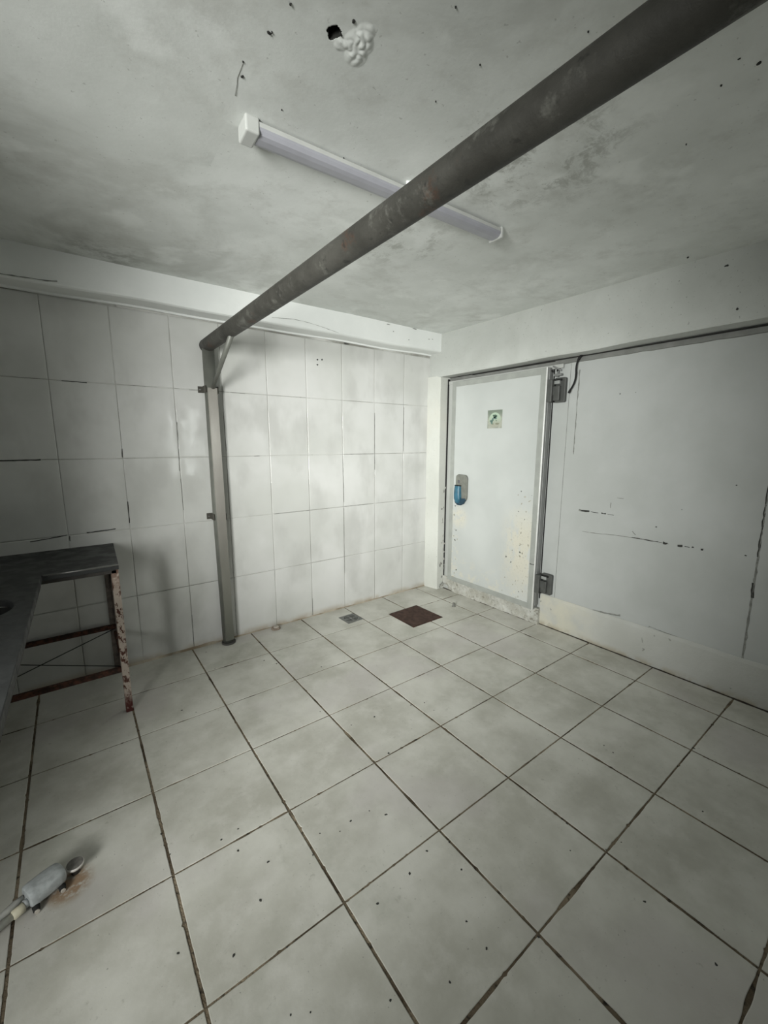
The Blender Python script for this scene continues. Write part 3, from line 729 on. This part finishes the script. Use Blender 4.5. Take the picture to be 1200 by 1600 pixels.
for t0, t1 in ((0, .042), (Lg - .016, Lg)):
    bm = BM(); lampbox(bm, t0, t1, -.037, .037, LZ - .037, LZ + .008); link('end_cap', bm, WP, lamp, bevel=.006, seg=3)
bm = BM(); tube(bm, [(1.325, -1.625, ZC - .006), (1.36, -1.648, ZC - .010), (1.385, -1.652, ZC - .007)], .010, 8); link('cable_gland', bm, WHITE_PL, lamp)

# ------------------------------------------------------------ floor plates
def plate_corners(name, cs, z1, m, parent=None, bev=.001):
    bm = BM(); A = [bm.verts.new((x, y, -.001)) for x, y in cs]; B = [bm.verts.new((x, y, z1)) for x, y in cs]
    for i in range(4): bm.faces.new((A[i], A[(i + 1) % 4], B[(i + 1) % 4], B[i]))
    bm.faces.new(B); bm.faces.new(A[::-1]); return link(name, bm, m, parent, bevel=bev)
M = Mat('rusted_cover', .75, .1, .3); M.color(M.mix(M.noise(25, .35, .68, 5, .7), (.048, .026, .02), (.092, .052, .040))); M.bump(M.noise(80, .3, .7, 4), .5, .001)
cov = empty('floor_cover', (2.37, -.525, 0), 'square rust-brown metal cover plate set in the floor near the door', 'floor cover')
cs = [(2.215, -.375), (2.215, -.684), (2.528, -.680), (2.520, -.368)]
def inset(c, d):
    mx = sum(p[0] for p in c) / 4; my = sum(p[1] for p in c) / 4
    return [(p[0] - math.copysign(d, p[0] - mx), p[1] - math.copysign(d, p[1] - my)) for p in c]
plate_corners('cover_frame', cs, .0022, DRUST, cov)
plate_corners('cover_lid', inset(cs, .008), .0042, M.m, cov)
gr = empty('floor_drain', (1.925, -.262, 0), 'small square grey metal drain grate in the floor by the tiled wall', 'drain grate')
cs = [(1.852, -.192), (1.857, -.338), (2.001, -.328), (1.992, -.186)]
ZN = m_simple('dull_zinc', (.23, .235, .225), .5, .5, .3, 60)
plate_corners('drain_frame', cs, .0022, ZN, gr)
bm = BM(); cs2 = inset(cs, .012)
for q in range(4):
    for k in range(4):
        a0 = q * math.pi / 2 + .25; a1 = a0 + math.pi / 2 - .5; r = .018 + .011 * k
        p = [(1.925 + r * math.cos(a0 + (a1 - a0) * t / 5), -.261 + r * math.sin(a0 + (a1 - a0) * t / 5), .0024) for t in range(6)]
        streak(bm, p, (2, 1), .005, .0004, jit=.02)
link('slots', bm, DARK, gr)
bm = BM(); tube(bm, [(1.925, -.261, .001), (1.925, -.261, .0045)], .008, 12); link('screw', bm, STEEL, gr)
# capped pipe stub at the foot of the wall
cp_ = empty('drain_cap', (1.375, -.082, 0), 'round beige pipe cap on the floor against the tiled wall', 'pipe cap')
bm = BM(); tube(bm, [(1.375, -.082, 0), (1.375, -.082, .008), (1.375, -.082, .012)], .033, 24, radii=[.034, .033, .029])
link('collar', bm, m_simple('brown_putty', (.30, .24, .19), .8, 0, .35, 50), cp_)
bm = BM(); tube(bm, [(1.378, -.083, .010), (1.378, -.083, .018), (1.378, -.083, .020)], .02, 20, radii=[.021, .020, .016])
link('cap', bm, m_simple('beige_cap', (.55, .50, .44), .6, 0, .2, 40), cp_)
# bolt stub near the door
bm = BM(); tube(bm, [(2.762, -.575, 0), (2.762, -.575, .006), (2.764, -.574, .03)], .013, 12, radii=[.017, .012, .011])
tag(link('bolt_stub', bm, m_simple('dirty_stub', (.20, .20, .18), .8, 0, .3, 60), smooth=False), 'small grey stub sticking out of the floor between cover plate and door', 'bolt')

# ------------------------------------------------------------ sink bench
bench = empty('sink_bench', (0, -.3, 0), 'dark L-shaped stainless sink bench on rusty legs in the left corner', 'bench')
BT = .792
from mathutils.geometry import tessellate_polygon
bm = BM()
XA = XL + .01
# top as plan polygon with a round hole
outer = [(XA, YB - .004), (.420, YB - .004), (.404, -.566), (.112, -.572), (.088, -2.0), (XA, -2.0)]
hc, hr = (-.035, -.955), .085
hole = [(hc[0] + hr * math.cos(2 * math.pi * k / 28), hc[1] + hr * 1.3 * math.sin(2 * math.pi * k / 28)) for k in range(28)]
P3 = [[Vector((x, y, 0)) for x, y in outer], [Vector((x, y, 0)) for x, y in hole]]
flat = outer + hole; tris = tessellate_polygon(P3)
T = [bm.verts.new((x, y, BT)) for x, y in flat]; U = [bm.verts.new((x, y, BT - .028)) for x, y in flat]
for t in tris:
    bm.faces.new([T[i] for i in t]); bm.faces.new([U[i] for i in t][::-1])
no = len(outer)
for i in range(no): bm.faces.new((T[i], T[(i + 1) % no], U[(i + 1) % no], U[i]))
for i in range(28): a, b = no + i, no + (i + 1) % 28; bm.faces.new((T[a], T[b], U[b], U[a]))
link('worktop', bm, BENCH, bench, bevel=.003)
bm = BM(); tube(bm, [(hc[0], hc[1], BT - .029), (hc[0], hc[1], BT - .16), (hc[0], hc[1], BT - .17)], hr, 28, radii=[hr * 1.24, hr * 1.0, hr * .5], caps=False)
o = link('basin', bm, m_steel('dark_basin_steel', (.02, .02, .02), .6, .2), bench, smooth=True); sd = o.modifiers.new('s', 'SOLIDIFY'); sd.thickness = .002
bm = BM(); tube(bm, [(.404, -.5665, BT - .004), (.116, -.5725, BT - .004)], .005, 10); 
tag(link('front_rim', bm, RIM, bench), 'worn bright steel front rim')
bm = BM(); box(bm, .104, .392, -.560, -.552, BT - .045, BT - .028); prism(bm, [(.072, -1.99), (.080, -1.99), (.104, -.56), (.096, -.56)], 2, BT - .055, BT - .028)
link('apron', bm, m_simple('dark_apron', (.05, .045, .04), .7, .2, .3), bench)
def angle_leg(x, y, sx, sy, m, w1=.034, z1=BT - .028, lab=None):
    t = .005; b = BM()
    poly = [(x, y), (x + sx * w1, y), (x + sx * w1, y + sy * t), (x + sx * t, y + sy * t), (x + sx * t, y + sy * w1), (x, y + sy * w1)]
    prism(b, poly, 2, 0, z1); o = link('leg', b, m, bench, bevel=.001)
    if lab: o['label'] = lab
bm = BM(); box(bm, .370, .402, -.560, -.528, 0, BT - .028)
tag(link('leg', bm, RUST, bench, bevel=.003), 'front leg with white paint flaking off red rust')
angle_leg(.392, YB - .022, -1, -1, m_simple('faded_leg', (.22, .185, .16), .8, 0, .4, 40), lab='faded rear leg by the wall')
angle_leg(-.45, YB - .022, 1, -1, DRUST); angle_leg(-.57, -1.96, 1, 1, DRUST); angle_leg(-.30, -1.96, -1, 1, DRUST)
for y, z in ((-.070, .291), (-.545, .238)):
    bm = BM(); box(bm, -.44, .388 if y > -.2 else .372, y - .010, y + .010, z - .013, z + .013); link('rail', bm, DRUST, bench, bevel=.002)
bm = BM(); box(bm, .374, .394, -.53, -.07, .236, .262); link('rail', bm, DRUST, bench, bevel=.002)
for a, b in (((.385, -.075, .280), (-.44, -.075, .010)), ((.388, -.078, .033), (-.44, -.078, .330))):
    bm = BM(); tube(bm, [a, b], .0028, 8); link('brace_rod', bm, BLACK, bench)
# ------------------------------------------------------------ plumbing trap lying on the floor
tr = empty('pipe_trap', (.075, -1.425, 0), 'small grey plastic trap with cream couplings lying on rust-stained floor tiles', 'plumbing fitting')
ang = R(24); ca, sa = math.cos(ang), math.sin(ang)
def TL(u, v, z): return (.074 + u * ca - v * sa, -1.425 + u * sa + v * ca, z)
GP = m_simple('weathered_grey_plastic', (.44, .465, .47), .6, 0, .25, 50)
bm = BM(); rings = []
for u, s in ((-.046, .80), (-.043, .95), (-.03, 1), (0, 1.02), (.028, 1.0), (.042, .92), (.048, .7), (.050, .4)):
    ring = []
    for k in range(20):
        t = 2 * math.pi * k / 20; c, q = math.cos(t), math.sin(t)
        v = .035 * s * math.copysign(abs(c) ** .55, c); z = .035 + .025 * s * math.copysign(abs(q) ** .6, q)
        ring.append(bm.verts.new(TL(u, v, z)))
    rings.append(ring)
for a, b in zip(rings, rings[1:]):
    for i in range(20): bm.faces.new((a[i], a[(i + 1) % 20], b[(i + 1) % 20], b[i])).smooth = True
bm.faces.new(rings[0]); bm.faces.new(rings[-1][::-1])
link('trap_body', bm, GP, tr)
for u in (-.036, .031):
    bm = BM(); tube(bm, [TL(u, -.028, .012), TL(u - .003, -.041, .008)], .0085, 14, radii=[.010, .0085]); f = link('foot', bm, DARK, tr)
    bm = BM(); tube(bm, [TL(u - .003, -.041, .0072), TL(u - .0035, -.046, .0068)], .0062, 14); tag(link('foot_cap', bm, m_simple('cream_cap', (.62, .57, .50), .5), f), 'cream cap')
    bm = BM(); box(bm, -.008, .008, -.012, .012, 0, .014); bmesh.ops.rotate(bm, verts=bm.verts, cent=(0, 0, 0), matrix=Matrix.Rotation(ang, 3, 'Z')); bmesh.ops.translate(bm, verts=bm.verts, vec=TL(u, .012, 0)); link('foot', bm, GP, tr, bevel=.002)
bm = BM(); tube(bm, [TL(-.046, -.008, .026), TL(-.056, -.008, .026)], .012, 14); link('collar', bm, GP, tr)
bm = BM(); tube(bm, [TL(-.056, -.011, .024), TL(-.058, -.011, .024), TL(-.083, -.013, .023), TL(-.085, -.013, .023)], .013, 16, radii=[.010, .0135, .0135, .010])
tag(link('coupling', bm, m_simple('cream_plastic', (.75, .70, .54), .5, 0, .15, 40), tr), 'cream coupling')
bm = BM(); tube(bm, [TL(-.085, -.013, .022), TL(-.20, -.018, .018), TL(-.30, -.02, .014)], .009, 14); link('tail_pipe', bm, m_simple('pale_pipe', (.6, .6, .56), .5, 0, .2, 30), tr)
bm = BM(); tube(bm, [TL(-.048, .018, .030), TL(-.066, .016, .028), TL(-.09, .013, .026), TL(-.12, .012, .024), TL(-.30, .01, .018)], .008, 14, radii=[.006, .010, .010, .007, .007])
link('tail_pipe', bm, m_simple('grey_hose', (.45, .45, .42), .55, 0, .25, 30), tr)
# loose disc cap next to the trap
dc = empty('disc_cap', (.148, -1.402, 0), 'small round grey cap with pale rim beside the plumbing trap', 'cap')
bm = BM(); tube(bm, [(.149, -1.400, 0), (.149, -1.400, .024)], .0115, 16); link('stem', bm, m_simple('dark_stem', (.05, .045, .04), .8), dc)
bm = BM(); tube(bm, [(.149, -1.400, .024), (.149, -1.400, .030), (.149, -1.400, .033)], .02, 24, radii=[.0235, .025, .0235]); link('rim', bm, m_simple('pale_rim', (.75, .72, .68), .5), dc)
bm = BM(); tube(bm, [(.149, -1.400, .033), (.149, -1.400, .0342)], .0225, 24); link('cap_face', bm, m_simple('dusty_face', (.19, .18, .165), .8, 0, .3, 80), dc)

# ------------------------------------------------------------ rest of the room behind the photographer
def st(name, bm, m): link(name, bm, m)['kind'] = 'structure'
st('wall_left', bbox(XL - .12, XL, -2.05, YB + .1, -.02, ZC + .05), WALL_T)
bm = BM(); box(bm, XO - .12, XO, YE, -2.05, -.02, ZC + .05); box(bm, XO, XL - .12, -2.17, -2.05, -.02, ZC + .05); st('wall_far_left', bm, ROOM_PL)
bm = BM(); WX0, WX1, WZ0, WZ1 = 1.84, 2.10, .90, 1.98
box(bm, XO, WX0, YE - .12, YE, -.02, ZC + .05); box(bm, WX1, 3.2, YE - .12, YE, -.02, ZC + .05)
box(bm, WX0, WX1, YE - .12, YE, -.02, WZ0); box(bm, WX0, WX1, YE - .12, YE, WZ1, ZC + .05); st('wall_front', bm, ROOM_PL)
win = empty('window_1', ((WX0 + WX1) / 2, YE - .06, WZ0), kind='structure')
link('window_pane', bbox(WX0, WX1, YE - .07, YE - .06, WZ0, WZ1), m_emit('daylit_frosted_glass', (.95, 1, .97), 5.0), win)
bm = BM(); box(bm, WX0 - .01, WX0 + .02, YE - .06, YE - .03, WZ0, WZ1); box(bm, WX1 - .02, WX1 + .01, YE - .06, YE - .03, WZ0, WZ1); box(bm, WX0, WX1, YE - .06, YE - .03, WZ0, WZ0 + .02); box(bm, WX0, WX1, YE - .06, YE - .03, WZ1 - .02, WZ1)
link('window_frame', bm, WHITE_PL, win)
bpy.context.view_layer.update()
